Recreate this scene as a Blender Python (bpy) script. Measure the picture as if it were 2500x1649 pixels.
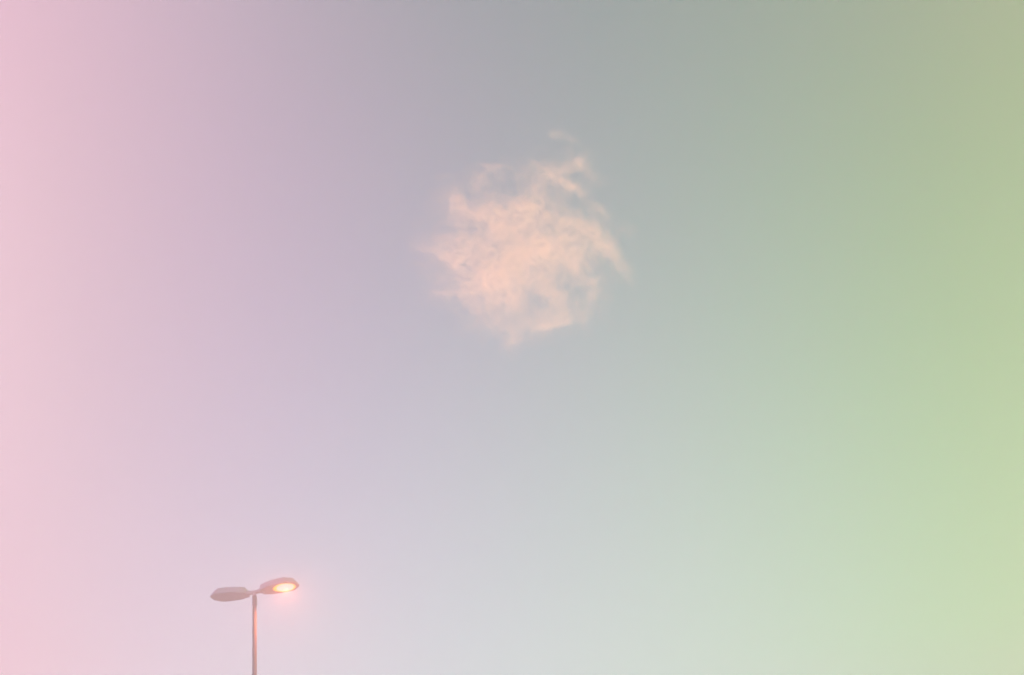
import bpy, bmesh, math
import numpy as np
from mathutils import Vector, Matrix

sc = bpy.context.scene
COL = sc.collection
for o in list(bpy.data.objects):
    bpy.data.objects.remove(o)
R = math.radians

# ------------------------------------------------------------------ camera
EYE = Vector((0.0, 0.0, 1.6))
PITCH, ROLL = R(32.5), R(-5.5)
fw = Vector((0, math.cos(PITCH), math.sin(PITCH)))
up0 = Vector((0, -math.sin(PITCH), math.cos(PITCH)))
rt = Vector((1, 0, 0)) * math.cos(ROLL) + up0 * math.sin(ROLL)
up = Vector((-1, 0, 0)) * math.sin(ROLL) + up0 * math.cos(ROLL)
cd = bpy.data.cameras.new('camera')
cd.sensor_width = 36.0
cd.lens = 60.0
cd.clip_start = 0.1
cd.clip_end = 6000.0
cam = bpy.data.objects.new('camera', cd)
COL.objects.link(cam)
M = Matrix((rt, up, -fw)).transposed().to_4x4()
M.translation = EYE
cam.matrix_world = M
sc.camera = cam

# ------------------------------------------------------------------ render settings
sc.view_settings.view_transform = 'Standard'
sc.view_settings.look = 'None'
sc.view_settings.exposure = 0.0
sc.view_settings.gamma = 1.0
sc.view_settings.use_curve_mapping = False
sc.render.engine = 'CYCLES'
sc.cycles.use_denoising = True
sc.cycles.volume_bounces = 5
sc.cycles.max_bounces = 8
sc.cycles.transparent_max_bounces = 24
sc.cycles.volume_step_rate = 0.3
sc.cycles.sample_clamp_indirect = 6.0

# ------------------------------------------------------------------ sky and sun
SUN_EL, SUN_AZ = R(10.0), R(-18.0)            # azimuth clockwise from +Y seen from above
sun_dir = Vector((math.sin(SUN_AZ) * math.cos(SUN_EL), math.cos(SUN_AZ) * math.cos(SUN_EL), math.sin(SUN_EL)))
#SKY-BEGIN
SKY_T = (-0.3, 0.3)
SKY_E = (0.36, 0.7)
SKY = (
    ((0.3832, 0.0842, 0.5173), (0.2880, 0.1592, 0.5905), (0.2245, 0.2496, 0.6808), (0.1899, 0.3467, 0.7559), (0.1807, 0.4440, 0.8050), (0.1922, 0.5369, 0.8282), (0.2188, 0.6229, 0.8308), (0.2538, 0.7009, 0.8176), (0.2905, 0.7707, 0.7912), (0.3220, 0.8321, 0.7510), (0.3429, 0.8848, 0.6939), (0.3504, 0.9276, 0.6169), (0.3451, 0.9592, 0.5195), (0.3338, 0.9788, 0.4079), (0.3309, 0.9881, 0.2992), (0.3611, 0.9934, 0.2255), (0.4624, 1.0099, 0.2383)),
    ((0.8130, 0.4562, 0.6131), (0.6488, 0.3750, 0.5373), (0.5185, 0.3208, 0.5125), (0.4152, 0.2892, 0.5024), (0.3337, 0.2756, 0.4904), (0.2701, 0.2758, 0.4717), (0.2212, 0.2863, 0.4466), (0.1843, 0.3048, 0.4171), (0.1572, 0.3291, 0.3844), (0.1378, 0.3575, 0.3479), (0.1245, 0.3880, 0.3059), (0.1161, 0.4182, 0.2562), (0.1124, 0.4459, 0.1983), (0.1146, 0.4698, 0.1354), (0.1262, 0.4907, 0.0764), (0.1541, 0.5145, 0.0380), (0.2095, 0.5551, 0.0460)),
    ((0.8930, 0.4246, 0.6042), (0.7802, 0.3929, 0.5314), (0.6504, 0.3505, 0.4802), (0.5176, 0.3056, 0.4305), (0.3922, 0.2628, 0.3762), (0.2811, 0.2253, 0.3184), (0.1885, 0.1949, 0.2616), (0.1164, 0.1731, 0.2101), (0.0650, 0.1608, 0.1669), (0.0330, 0.1581, 0.1329), (0.0186, 0.1645, 0.1072), (0.0194, 0.1784, 0.0879), (0.0332, 0.1976, 0.0732), (0.0590, 0.2202, 0.0618), (0.0970, 0.2457, 0.0543), (0.1499, 0.2772, 0.0526), (0.2240, 0.3243, 0.0592)),
)
#SKY-END
GLOW = (0.80, 0.60, 1.00)
world = bpy.data.worlds.new('World')
sc.world = world
world.use_nodes = True
nt = world.node_tree
nt.nodes.clear()
N, L = nt.nodes.new, nt.links.new
out = N('ShaderNodeOutputWorld')
tc = N('ShaderNodeTexCoord')
sep = N('ShaderNodeSeparateXYZ')
L(tc.outputs['Generated'], sep.inputs[0])


def maprange(tree, sock, a, b):
    n = tree.nodes.new('ShaderNodeMapRange')
    n.interpolation_type = 'LINEAR'
    n.clamp = True
    n.inputs[1].default_value, n.inputs[2].default_value = a, b
    tree.links.new(sock, n.inputs[0])
    return n.outputs[0]


def mth(tree, op, a, b=None):
    n = tree.nodes.new('ShaderNodeMath')
    n.operation = op
    for i, v in enumerate((a, b)):
        if v is None:
            continue
        if isinstance(v, (int, float)):
            n.inputs[i].default_value = v
        else:
            tree.links.new(v, n.inputs[i])
    return n.outputs[0]


t = maprange(nt, sep.outputs[0], *SKY_T)
u = maprange(nt, sep.outputs[2], *SKY_E)
um1 = mth(nt, 'SUBTRACT', u, 1.0)
uh = mth(nt, 'SUBTRACT', u, 0.5)
w0 = mth(nt, 'MULTIPLY', mth(nt, 'MULTIPLY', uh, um1), 2.0)
w1 = mth(nt, 'MULTIPLY', mth(nt, 'MULTIPLY', u, um1), -4.0)
w2 = mth(nt, 'MULTIPLY', mth(nt, 'MULTIPLY', u, uh), 2.0)
acc = None
for row, w in zip(SKY, (w0, w1, w2)):          # dusk colours along the horizon direction, at three heights
    rmp = N('ShaderNodeValToRGB')
    rmp.color_ramp.interpolation = 'B_SPLINE'
    el = rmp.color_ramp.elements
    while len(el) < len(row):
        el.new(0.5)
    for k, c in enumerate(row):
        el[k].position = k / (len(row) - 1)
    for k, c in enumerate(row):
        el[k].color = (*c, 1.0)
    L(t, rmp.inputs[0])
    s = N('ShaderNodeVectorMath')
    s.operation = 'SCALE'
    L(rmp.outputs[0], s.inputs[0])
    L(w, s.inputs['Scale'])
    if acc is None:
        acc = s.outputs[0]
    else:
        a = N('ShaderNodeVectorMath')
        a.operation = 'ADD'
        L(acc, a.inputs[0])
        L(s.outputs[0], a.inputs[1])
        acc = a.outputs[0]
# the sky keeps brightening down to the horizon, as it does in the lower half of the view
hz = maprange(nt, sep.outputs[2], SKY_E[0], 0.0)
gl = N('ShaderNodeVectorMath')
gl.operation = 'SCALE'
gl.inputs[0].default_value = GLOW
L(hz, gl.inputs['Scale'])
a = N('ShaderNodeVectorMath')
a.operation = 'ADD'
L(acc, a.inputs[0])
L(gl.outputs[0], a.inputs[1])
acc = a.outputs[0]
bg = N('ShaderNodeBackground')
L(acc, bg.inputs['Color'])
bg.inputs['Strength'].default_value = 1.0
sky = N('ShaderNodeTexSky')
sky.sky_type = 'NISHITA'
sky.sun_disc = False
sky.sun_elevation = SUN_EL
sky.sun_rotation = SUN_AZ
sky.air_density = 1.0
sky.dust_density = 1.0
sky.ozone_density = 1.0
bg2 = N('ShaderNodeBackground')
L(sky.outputs[0], bg2.inputs['Color'])
bg2.inputs['Strength'].default_value = 0.08
add = N('ShaderNodeAddShader')
L(bg.outputs[0], add.inputs[0])
L(bg2.outputs[0], add.inputs[1])
L(add.outputs[0], out.inputs['Surface'])

sd = bpy.data.lights.new('sun', 'SUN')
sd.energy = 3.6
sd.angle = R(0.5)
sd.color = (1.0, 0.35, 0.12)
sun = bpy.data.objects.new('sun', sd)
COL.objects.link(sun)
sun.location = (0, 0, 60)
sun.rotation_euler = sun_dir.to_track_quat('Z', 'Y').to_euler()


# ------------------------------------------------------------------ materials
def material(name, base, rough=0.5, metal=0.0, var=0.25, scale=30.0, bump=0.0):
    m = bpy.data.materials.new(name)
    m.use_nodes = True
    t_ = m.node_tree
    b = t_.nodes['Principled BSDF']
    co = t_.nodes.new('ShaderNodeTexCoord')
    nz = t_.nodes.new('ShaderNodeTexNoise')
    nz.inputs['Scale'].default_value = scale
    nz.inputs['Detail'].default_value = 5.0
    t_.links.new(co.outputs['Object'], nz.inputs['Vector'])
    mx = t_.nodes.new('ShaderNodeMix')
    mx.data_type = 'RGBA'
    t_.links.new(nz.outputs['Fac'], mx.inputs['Factor'])
    mx.inputs['A'].default_value = (*[c * (1 - var) for c in base], 1)
    mx.inputs['B'].default_value = (*[c * (1 + var) for c in base], 1)
    t_.links.new(mx.outputs['Result'], b.inputs['Base Color'])
    b.inputs['Roughness'].default_value = rough
    b.inputs['Metallic'].default_value = metal
    if bump:
        bp = t_.nodes.new('ShaderNodeBump')
        bp.inputs['Strength'].default_value = bump
        bp.inputs['Distance'].default_value = 0.004
        t_.links.new(nz.outputs['Fac'], bp.inputs['Height'])
        t_.links.new(bp.outputs['Normal'], b.inputs['Normal'])
    return m


M_ASPHALT = material('pale_concrete', (0.40, 0.38, 0.39), 0.9, var=0.2, scale=220.0, bump=0.4)
M_POLE = material('galvanised_steel', (0.20, 0.175, 0.26), 0.7, var=0.2, scale=14.0, bump=0.05)
M_BODY = material('painted_aluminium', (0.64, 0.54, 0.72), 0.7, var=0.12, scale=18.0, bump=0.04)
M_LID = material('painted_lid', (0.72, 0.62, 0.80), 0.7, var=0.12, scale=18.0, bump=0.04)
M_STEEL = material('bolt_steel', (0.22, 0.22, 0.22), 0.5, var=0.1)
M_DULL = material('unlit_glass', (0.60, 0.50, 0.66), 0.8, var=0.08, scale=8.0)
M_GASKET = material('lens_bezel', (0.60, 0.50, 0.66), 0.7, var=0.1)


def shade(o, deg=35, recalc=True):
    me = o.data
    for p in me.polygons:
        p.use_smooth = True
    bm = bmesh.new()
    bm.from_mesh(me)
    if recalc:
        bmesh.ops.recalc_face_normals(bm, faces=bm.faces)
    for e in bm.edges:
        if len(e.link_faces) == 2 and e.calc_face_angle(0) > R(deg):
            e.smooth = False
    bm.to_mesh(me)
    bm.free()


def obj(name, bm, mat, parent=None, **props):
    me = bpy.data.meshes.new(name)
    bm.to_mesh(me)
    bm.free()
    me.materials.append(mat)
    o = bpy.data.objects.new(name, me)
    COL.objects.link(o)
    o.parent = parent
    for k, v in props.items():
        o[k] = v
    shade(o, recalc=name != 'cloud')
    return o


def loft(bm, rings, cap0=True, cap1=True):
    """rings: lists of points of equal length, joined one after another and closed by caps."""
    vs = [[bm.verts.new(p) for p in r] for r in rings]
    n = len(rings[0])
    for a, b in zip(vs, vs[1:]):
        for i in range(n):
            bm.faces.new((a[i], a[(i + 1) % n], b[(i + 1) % n], b[i]))
    if cap0:
        bm.faces.new(vs[0][::-1])
    if cap1:
        bm.faces.new(vs[-1])


def ring(c, ax, r, n=24, r2=None):
    ax = Vector(ax).normalized()
    s = Vector((0, 1, 0)) if abs(ax.y) < 0.9 else Vector((1, 0, 0))
    a = ax.cross(s).normalized()
    b = ax.cross(a)
    r2 = r if r2 is None else r2
    return [Vector(c) + a * (r * math.cos(2 * math.pi * k / n)) + b * (r2 * math.sin(2 * math.pi * k / n)) for k in range(n)]


# ------------------------------------------------------------------ ground and added air
bm = bmesh.new()
bmesh.ops.create_grid(bm, x_segments=8, y_segments=8, size=350.0)
g = obj('ground', bm, M_ASPHALT, kind='structure', label='pale concrete ground below the street lamp')

bm = bmesh.new()
bmesh.ops.create_cube(bm, size=1.0)
bmesh.ops.scale(bm, verts=bm.verts, vec=(720, 720, 13.5))
bmesh.ops.translate(bm, verts=bm.verts, vec=(0, 0, 5.75))
hm = bpy.data.materials.new('added_haze')
hm.use_nodes = True
hm.node_tree.nodes.clear()
ho = hm.node_tree.nodes.new('ShaderNodeOutputMaterial')
hv = hm.node_tree.nodes.new('ShaderNodeVolumePrincipled')  # volume added to lift the darks and imitate lens bloom round the lamp
hv.inputs['Color'].default_value = (0.95, 0.93, 1.0, 1)
hv.inputs['Density'].default_value = 0.039
hv.inputs['Anisotropy'].default_value = 0.2
hm.node_tree.links.new(hv.outputs[0], ho.inputs['Volume'])
obj('added_haze', bm, hm, kind='stuff', label='added pale veil standing in for faded contrast and lens bloom')

# ------------------------------------------------------------------ the twin street lamp
POLE = Vector((-3.861, 21.492, 0.0))
ARM_Z = 11.558
YAW = R(-15.0)
lamp = bpy.data.objects.new('street_lamp', None)
COL.objects.link(lamp)
lamp.location = POLE
lamp.rotation_euler = (0, 0, YAW)
lamp.empty_display_size = 0.5
lamp['label'] = 'twin headed street lamp on a slim grey pole, right head glowing orange'
lamp['category'] = 'street lamp'

Z = ARM_Z
bm = bmesh.new()
loft(bm, [ring((0, 0, z), (0, 0, 1), r) for z, r in ((0.02, 0.062), (2.0, 0.056), (Z - 3, 0.0375), (Z - 1.2, 0.0312), (Z - 0.17, 0.0284))])
obj('pole', bm, M_POLE, lamp)
bm = bmesh.new()
loft(bm, [ring((0, 0, z), (0, 0, 1), r) for z, r in ((0, 0.15), (0.018, 0.15), (0.022, 0.146))])
obj('base_plate', bm, M_POLE, lamp)
bm = bmesh.new()
loft(bm, [ring((0, 0, z), (0, 0, 1), r) for z, r in
          ((Z - 0.194, 0.0300), (Z - 0.192, 0.0322), (Z - 0.062, 0.0312), (Z - 0.057, 0.0290))])
obj('collar', bm, M_POLE, lamp)
bx = Matrix.Rotation(R(15), 3, 'Z')
for z in (Z - 0.132, Z - 0.182):
    bm = bmesh.new()
    c = Vector((0, 0, z))
    d = bx @ Vector((1, 0, 0))
    loft(bm, [ring(c + d * 0.028, d, 0.0045, 8), ring(c + d * 0.036, d, 0.0045, 8)], True, True)
    loft(bm, [ring(c + d * 0.036, d, 0.0075, 6), ring(c + d * 0.045, d, 0.0070, 6)], True, True)
    obj('bolt', bm, M_STEEL, lamp)

UP = {1: 0.6, -1: 6.2}                  # degrees by which the heads rise outwards: the bracket sits slightly askew
TILT = {k: math.tan(R(v)) for k, v in UP.items()}
# bracket: a short stub with two arms that rise gently to the heads
bm = bmesh.new()
pts = []
for k in range(15):
    x = -0.135 + 0.27 * k / 14
    pts.append(Vector((x, 0, Z + TILT[1 if x > 0 else -1] * (math.sqrt(x * x + 0.045 ** 2) - 0.045))))
rings = []
for k, p in enumerate(pts):
    a, b = pts[max(k - 1, 0)], pts[min(k + 1, 14)]
    ax = b - a
    r = 0.0305 + 0.014 * max(0, (abs(p.x) - 0.07) / 0.06)
    rings.append(ring(p, ax, r * 0.95, 20, r))
loft(bm, rings)
loft(bm, [ring((0, 0, z), (0, 0, 1), r) for z, r in ((Z - 0.060, 0.0255), (Z - 0.038, 0.0255), (Z - 0.018, 0.028), (Z - 0.005, 0.024))])
obj('bracket', bm, M_BODY, lamp)

HEAD_L = 0.54
PLAN = [(0.0, 0.074), (0.006, 0.084), (0.05, 0.100), (0.10, 0.118), (0.15, 0.135), (0.19, 0.144), (0.25, 0.150), (0.33, 0.154), (0.42, 0.154), (0.436, 0.150), (0.447, 0.141), (0.52, 0.082), (0.533, 0.070), (0.54, 0.058)]


def plan(scale_y, inset0, inset1, z, sgn):
    """outline of the head at one height, tilted with its arm; inset0 and inset1 pull in the neck and the tip."""
    pts_ = []
    for x, y in PLAN:
        q = inset0 + (HEAD_L - inset0 - inset1) * x / HEAD_L
        pts_.append((q, y * scale_y))
    pts_ = pts_ + [(x, -y) for x, y in pts_[::-1]]
    res = []
    for x, y in pts_:
        X = 0.105 + x
        th = R(UP[sgn])
        px = X * math.cos(th) - z * math.sin(th)
        pz = X * math.sin(th) + z * math.cos(th)
        res.append(Vector((sgn * px, y, Z - 0.004 + pz)))
    return res


def egg(f, z, sgn, cx=0.346):
    res = []
    for k in range(32):
        a = 2 * math.pi * k / 32
        x, y = math.cos(a), math.sin(a)
        ex = 0.158 if x > 0 else 0.178
        w = 0.134 * (1.0 - 0.16 * max(0, -x) ** 1.2)
        X = 0.105 + cx + f * ex * x
        th = R(UP[sgn])
        res.append(Vector((sgn * (X * math.cos(th) - z * math.sin(th)), f * w * y, Z - 0.004 + X * math.sin(th) + z * math.cos(th))))
    return res


# glass of the burning lamp: white hot behind the middle, yellow to orange where the reflector shows at the rim
M_LIT = bpy.data.materials.new('lit_glass')
M_LIT.use_nodes = True
tr = M_LIT.node_tree
tr.nodes.clear()
mo = tr.nodes.new('ShaderNodeOutputMaterial')
em = tr.nodes.new('ShaderNodeEmission')
co = tr.nodes.new('ShaderNodeTexCoord')
mp = tr.nodes.new('ShaderNodeVectorMath')
mp.operation = 'SUBTRACT'
tr.links.new(co.outputs['Object'], mp.inputs[0])
mp.inputs[1].default_value = (0.105 + 0.362, -0.020, 0)
ms = tr.nodes.new('ShaderNodeVectorMath')
ms.operation = 'MULTIPLY'
tr.links.new(mp.outputs[0], ms.inputs[0])
ms.inputs[1].default_value = (1 / 0.168, 1 / 0.138, 0)
ln = tr.nodes.new('ShaderNodeVectorMath')
ln.operation = 'LENGTH'
tr.links.new(ms.outputs[0], ln.inputs[0])
rp = tr.nodes.new('ShaderNodeValToRGB')
tr.links.new(ln.outputs['Value'], rp.inputs[0])
GLASS = ((0.0, (2.0, 1.25, 1.2)), (0.64, (2.0, 1.25, 1.15)), (0.78, (2.0, 1.2, 0.16)), (0.92, (2.0, 0.9, 0.04)), (1.0, (1.7, 0.65, 0.03)))
el = rp.color_ramp.elements
while len(el) < len(GLASS):
    el.new(0.5)
for e, (p, c) in zip(el, GLASS):
    e.position = p
for k, (p, c) in enumerate(GLASS):
    el[k].color = (*[v / 2 for v in c], 1)
tr.links.new(rp.outputs[0], em.inputs['Color'])
em.inputs['Strength'].default_value = 2.0
tr.links.new(em.outputs[0], mo.inputs['Surface'])


def head(sgn, lit):
    bm = bmesh.new()
    rr = [(0.997, .001, .001, 0.0), (1.0, 0, 0, 0.002), (1.0, 0, 0, 0.008), (1.0, 0, 0, 0.020), (0.985, .003, .004, 0.024), (0.93, .008, .016, 0.025)]
    loft(bm, [plan(s, a, b, z - 0.022, sgn) for s, a, b, z in rr], True, True)
    h = obj('lamp_head', bm, M_BODY, lamp, label='lit lamp head glowing orange' if lit else 'unlit grey lamp head')
    bm = bmesh.new()
    rr = [(0.955, .005, .011, 0.0255), (0.948, .007, .025, 0.050), (0.935, .011, .043, 0.078), (0.915, .016, .050, 0.084), (0.86, .03, .062, 0.088)]
    loft(bm, [plan(s, a, b, z - 0.022, sgn) for s, a, b, z in rr], True, True)
    obj('lid', bm, M_LID, h)
    bm = bmesh.new()
    loft(bm, [egg(f, z - 0.022, sgn) for f, z in ((1.0, 0.0005), (1.0, -0.003), (0.97, -0.0045), (0.96, -0.002))], False, False)
    obj('bezel', bm, M_GASKET, h)
    bm = bmesh.new()
    k_ = 1.8 if lit else 0.3
    loft(bm, [egg(f, -0.001 - k_ * z - 0.022, sgn) for f, z in ((0.965, 0.0), (0.93, 0.0045), (0.80, 0.009), (0.55, 0.0125), (0.25, 0.014))], False, True)
    obj('lens', bm, M_LIT if lit else M_DULL, h)
    if lit:
        ld = bpy.data.lights.new('lamp_light', 'SPOT')
        ld.spot_size = R(172)
        ld.spot_blend = 0.5
        ld.energy = 250.0
        ld.color = (1.0, 0.20, 0.06)
        ld.shadow_soft_size = 0.0
        lo = bpy.data.objects.new('lamp_light', ld)
        COL.objects.link(lo)
        lo.parent = lamp
        lo.location = (0.47, 0, Z - 0.004 - 0.022 - 0.036 + 0.47 * TILT[1])
        lo.rotation_euler = Vector((0.20, -0.50, -0.80)).to_track_quat('-Z', 'Y').to_euler()   # throws its light out and forward


head(-1, False)
head(1, True)

# ------------------------------------------------------------------ the cloud
#CLOUD-MAP
def perlin(x, y, seed):
    rng = np.random.default_rng(seed)
    perm = rng.permutation(256); perm = np.concatenate([perm, perm])
    ang = rng.random(256)*2*np.pi
    gx, gy = np.cos(ang), np.sin(ang)
    xi = np.floor(x).astype(int); yi = np.floor(y).astype(int)
    xf = x-xi; yf = y-yi
    def g(ix, iy, dx, dy):
        h = perm[(perm[ix & 255] + iy) & 255]
        return gx[h]*dx + gy[h]*dy
    u = xf**3*(xf*(xf*6-15)+10); v = yf**3*(yf*(yf*6-15)+10)
    a = g(xi, yi, xf, yf)*(1-u) + g(xi+1, yi, xf-1, yf)*u
    b = g(xi, yi+1, xf, yf-1)*(1-u) + g(xi+1, yi+1, xf-1, yf-1)*u
    return (a*(1-v)+b*v)*1.5
def fbm(x, y, seed, octs, gain=0.5):
    s = 0; a = 1; n = 0
    for k in range(octs):
        s = s + a*perlin(x*2**k+17.3*k, y*2**k-9.1*k, seed+k); n += a; a *= gain
    return s/n
# lobes of the cloud: x, y, long radius, short radius, tilt in degrees, weight (units: 1/100 of the cloud's width, y up)
LOBES = [
 (700,930,230,120,-10,1.0),(850,865,120,60,15,.95),(470,1085,130,50,5,.95),(620,1090,150,90,0,.75),(700,660,150,90,10,.62),(790,585,90,70,70,.6),
 (430,650,120,55,-15,.6),(310,600,45,80,20,.45),(230,590,26,22,0,.35),(560,680,90,50,-10,.4),(330,900,120,70,0,.5),(160,885,75,18,-8,.36),(340,965,90,50,0,.45),
 (1030,800,170,90,-30,.6),(1160,770,80,60,-40,.6),(1210,870,70,50,-60,.5),(1290,930,100,32,-58,.44),(1370,1030,60,28,-65,.26),(1000,920,110,60,0,.5),(960,705,110,30,-15,.5),
 (1060,1010,80,50,30,.42),(1140,1090,80,26,20,.42),(1160,1170,70,40,40,.38),(930,1160,60,110,10,.42),(980,1240,90,60,0,.42),(1010,1325,100,46,12,.45),(900,1350,70,30,8,.5),
 (560,1200,130,70,-10,.55),(690,1210,50,60,0,.5),(820,1330,90,60,0,.42),(690,1420,60,60,0,.5),(690,1465,30,30,0,.38),(560,1330,90,60,-15,.4),(470,1360,50,30,0,.3),(350,1170,150,32,-4,.34),(250,1160,90,22,0,.16),
 (640,780,110,70,-20,.4),(420,800,110,70,0,.32),(540,960,110,50,0,.4),
 (960,480,130,34,-32,.85),(1050,370,80,38,22,.48),(1120,410,60,26,-45,.55),(1060,520,60,20,-30,.4),(900,420,90,40,0,.3),(980,205,85,30,-25,.19),(1055,240,60,16,-14,.12),(915,195,40,20,0,.14),
 (550,410,60,20,-30,.38),(610,395,50,14,-15,.35),(480,480,50,45,60,.3),(270,450,50,10,10,.25),(1225,665,50,18,-58,.22),(1180,640,60,20,-40,.15),(1335,790,30,22,0,.14),(1400,780,40,30,0,.15),(110,985,26,14,0,.2),
 (760,800,90,60,0,.3),(1000,650,80,20,-20,.25),
]
HOLES = [(545,850,110,60,-15,.55),(550,605,34,26,0,.5),(885,755,40,34,0,.4),(660,700,55,22,0,.3),(830,1030,70,40,0,.2),(750,1130,60,60,30,.3),(820,1215,55,45,0,.3),(1010,1105,60,40,60,.28),(1090,1160,55,60,0,.30),
 (760,1290,60,26,-25,.35),(640,1340,60,30,0,.2),(1060,600,130,50,0,.34),(1080,440,70,26,10,.36),(510,1240,45,55,30,.35),(1160,980,60,45,0,.32),(500,770,70,40,0,.25),(660,520,90,60,30,.36),(360,1110,60,30,-30,.45),(960,1190,30,60,0,.2),(640,880,50,22,0,.2)]
def build(N=512, size=1600.):
    yy, xx = np.mgrid[0:N, 0:N]
    X = (xx+.5)/N*size
    Y = (1-(yy+.5)/N)*size     # row 0 of the map is its lower edge, Y counts downwards
    wx = fbm(X/120, Y/120, 3, 5, .62)*58
    wy = fbm(X/120+5, Y/120+9, 11, 5, .62)*58

    def field(lobes, k0):
        f = np.zeros((N, N))
        for x, y, a, b, t, w in lobes:
            c, s = np.cos(np.radians(t)), np.sin(np.radians(t))
            k = min(1.3, (a*b)**.5/60)*k0
            dx, dy = X-x+wx*k, Y-y+wy*k
            u, v = dx*c-dy*s, dx*s+dy*c          # a positive tilt rises to the right
            f += w*np.exp(-((u/a)**2+(v/b)**2)*.8)
        return f
    f = field(LOBES, 1.0)*.80 - field(HOLES, .8)*.36 + field([(700, 940, 470, 400, -10, .30), (730, 880, 340, 310, 0, .20), (640, 520, 150, 80, 10, .05), (1000, 430, 190, 110, -10, .12)], 1.5)
    m = np.clip(f, 0, None)
    det = fbm(X/100+wx/90, Y/100+wy/90, 77, 6, .62)
    fine = fbm(X/30+wx/50, Y/30+wy/50, 123, 4, .62)
    fib = 1-np.abs(fbm(X/90+wx/60, Y/90+wy/60, 91, 5, .6))*2.4
    d = m*(1+.75*det+.48*fine+.40*(fib-.45)) + .10*(det+.4*fine)*np.clip(m*4, 0, 1) - .035
    d = np.clip(d, 0, None)
    d = d**1.5/(d+.10)**.5
    soft = m/(1+.4*m)
    return d, soft
#CLOUD-MAP-END
dens, soft = build(768)
CN = dens.shape[0]
S_M = 900.0 / 4166.7 / 2.489            # metres per unit of the lobe list, at 900 m
HALF = 800.0 * S_M                       # half the side of the map
img = bpy.data.images.new('cloud_density', CN, CN, alpha=False, float_buffer=True)
img.colorspace_settings.name = 'Non-Color'
buf = np.ones((CN, CN, 4), np.float32)
buf[..., 0] = dens
buf[..., 1] = soft
buf[..., 2] = 0
img.pixels.foreach_set(buf.ravel())
img.update()

CLOUD_POS = EYE + Vector((16.26, 728.99, 527.55))
cx_ = Vector((0.9954, 0.0515, -0.0808))
cz_ = Vector((0, 0, 1))
DEPTH = 16.0                             # half thickness of the densest part, metres

# a closed hull that follows the cloud's lobes, thin at the rim and thick in the middle
G = 128
cell = CN // G
cm_ = np.pad(dens.reshape(G, cell, G, cell).mean((1, 3)), 1)
cov = sum(cm_[a:a + G, b:b + G] for a in range(3) for b in range(3)) / 9 > 0.022
for _ in range(6):                       # drop cells that touch no inner corner, so that the hull closes everywhere
    pc = np.pad(cov, 1)
    inner = pc[:-1, :-1] & pc[:-1, 1:] & pc[1:, :-1] & pc[1:, 1:]
    cov = cov & (inner[:-1, :-1] | inner[:-1, 1:] | inner[1:, :-1] | inner[1:, 1:])
thick = soft.reshape(G, cell, G, cell).mean((1, 3))
bm = bmesh.new()
vert = {}


def corner(i, j, s):
    inside = [0 <= a < G and 0 <= b < G and cov[b, a] for a in (i - 1, i) for b in (j - 1, j)]
    rim = not all(inside)
    key = (i, j, 0 if rim else s)
    if key not in vert:
        th = 0.0 if rim else (1.2 + DEPTH * 1.5 * min(1.0, float(np.mean([thick[b, a] for a in (i - 1, i) for b in (j - 1, j)])) ** 0.7))
        vert[key] = bm.verts.new(((i / G * 2 - 1) * HALF, (j / G * 2 - 1) * HALF, s * th))
    return vert[key]


for j in range(G):
    for i in range(G):
        if cov[j, i]:
            for s in (1, -1):
                q = [corner(i, j, s), corner(i + 1, j, s), corner(i + 1, j + 1, s), corner(i, j + 1, s)]
                bm.faces.new(q if s > 0 else q[::-1])
cm = bpy.data.materials.new('cloud_vapour')
cm.use_nodes = True
ct = cm.node_tree
ct.nodes.clear()
CNn, CL = ct.nodes.new, ct.links.new
cout = CNn('ShaderNodeOutputMaterial')
ctc = CNn('ShaderNodeTexCoord')
# 3-D churning: the map is read at a point shifted by noise, so the wisps differ from depth to depth
nz = CNn('ShaderNodeTexNoise')
nz.inputs['Scale'].default_value = 0.16
nz.inputs['Detail'].default_value = 3.0
CL(ctc.outputs['Object'], nz.inputs['Vector'])
nc = CNn('ShaderNodeVectorMath')
nc.operation = 'MULTIPLY_ADD'
CL(nz.outputs['Color'], nc.inputs[0])
nc.inputs[1].default_value = (1.5, 1.5, 0.0)
nc.inputs[2].default_value = (-0.75, -0.75, 0.0)
ad = CNn('ShaderNodeVectorMath')
ad.operation = 'ADD'
CL(ctc.outputs['Object'], ad.inputs[0])
CL(nc.outputs[0], ad.inputs[1])
uv = CNn('ShaderNodeVectorMath')
uv.operation = 'MULTIPLY_ADD'
CL(ad.outputs[0], uv.inputs[0])
uv.inputs[1].default_value = (0.5 / HALF, 0.5 / HALF, 0)
uv.inputs[2].default_value = (0.5, 0.5, 0)
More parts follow.
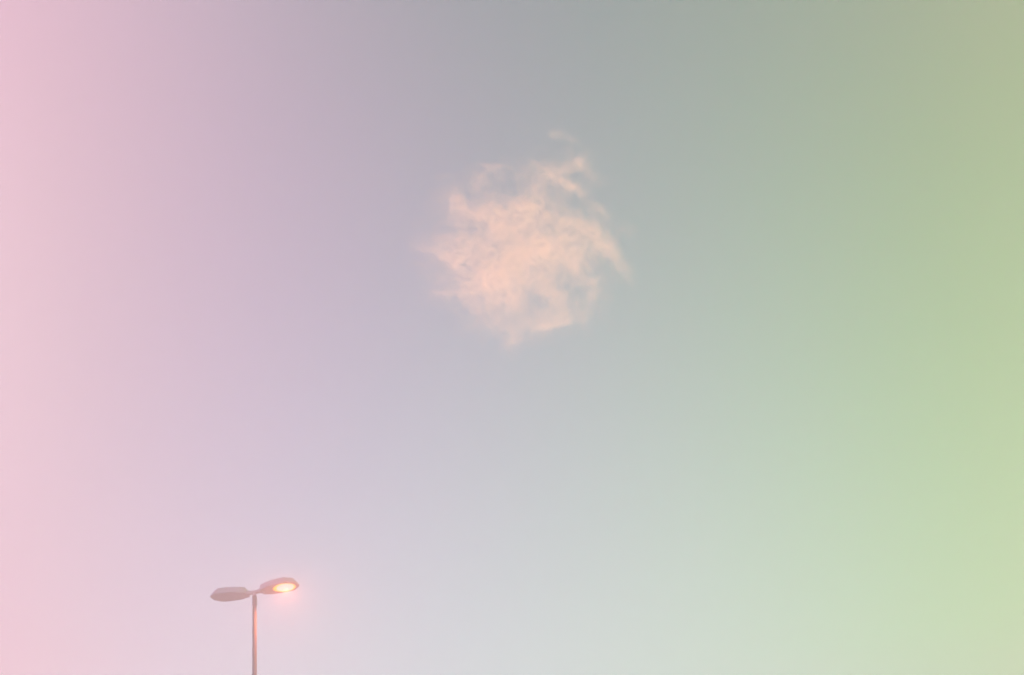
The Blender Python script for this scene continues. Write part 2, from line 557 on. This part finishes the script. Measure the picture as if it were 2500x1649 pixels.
ti = CNn('ShaderNodeTexImage')
ti.image = img
ti.interpolation = 'Linear'
ti.extension = 'CLIP'
CL(uv.outputs[0], ti.inputs['Vector'])
sp = CNn('ShaderNodeSeparateColor')
CL(ti.outputs['Color'], sp.inputs[0])
sz = CNn('ShaderNodeSeparateXYZ')
CL(ctc.outputs['Object'], sz.inputs[0])
hh = mth(ct, 'MULTIPLY_ADD', mth(ct, 'POWER', sp.outputs[1], 0.7), DEPTH)
hh.node.inputs[2].default_value = 1.0
rel = mth(ct, 'DIVIDE', sz.outputs[2], hh)
fall = mth(ct, 'EXPONENT', mth(ct, 'MULTIPLY', mth(ct, 'MULTIPLY', rel, rel), -1.6))
# optical depth comes from the map: divide by the local thickness
TAU = 0.62
dn = mth(ct, 'MULTIPLY', mth(ct, 'DIVIDE', mth(ct, 'MULTIPLY', sp.outputs[0], TAU / 1.40), hh), fall)
pv = CNn('ShaderNodeVolumePrincipled')
pv.inputs['Color'].default_value = (0.98, 0.85, 0.71, 1)
pv.inputs['Anisotropy'].default_value = 0.38
CL(dn, pv.inputs['Density'])
CL(pv.outputs[0], cout.inputs['Volume'])
# the thinnest veil of vapour on the outside
tb = CNn('ShaderNodeBsdfTransparent')
tl = CNn('ShaderNodeBsdfTranslucent')
tl.inputs['Color'].default_value = (0.9, 0.9, 0.9, 1)
mx = CNn('ShaderNodeMixShader')
vf = mth(ct, 'MULTIPLY', sp.outputs[0], 0.012)
CL(vf, mx.inputs[0])
CL(tb.outputs[0], mx.inputs[1])
CL(tl.outputs[0], mx.inputs[2])
CL(mx.outputs[0], cout.inputs['Surface'])
cloud = obj('cloud', bm, cm, label='small wispy peach pink cloud alone high in the dusk sky', category='cloud')
cy_ = None
fwd = (CLOUD_POS - EYE).normalized()
cx_ = (cx_ - fwd * cx_.dot(fwd)).normalized()
zc = -fwd
cy_ = zc.cross(cx_)
MW = Matrix((cx_, cy_, zc)).transposed().to_4x4()
MW.translation = CLOUD_POS
cloud.matrix_world = MW
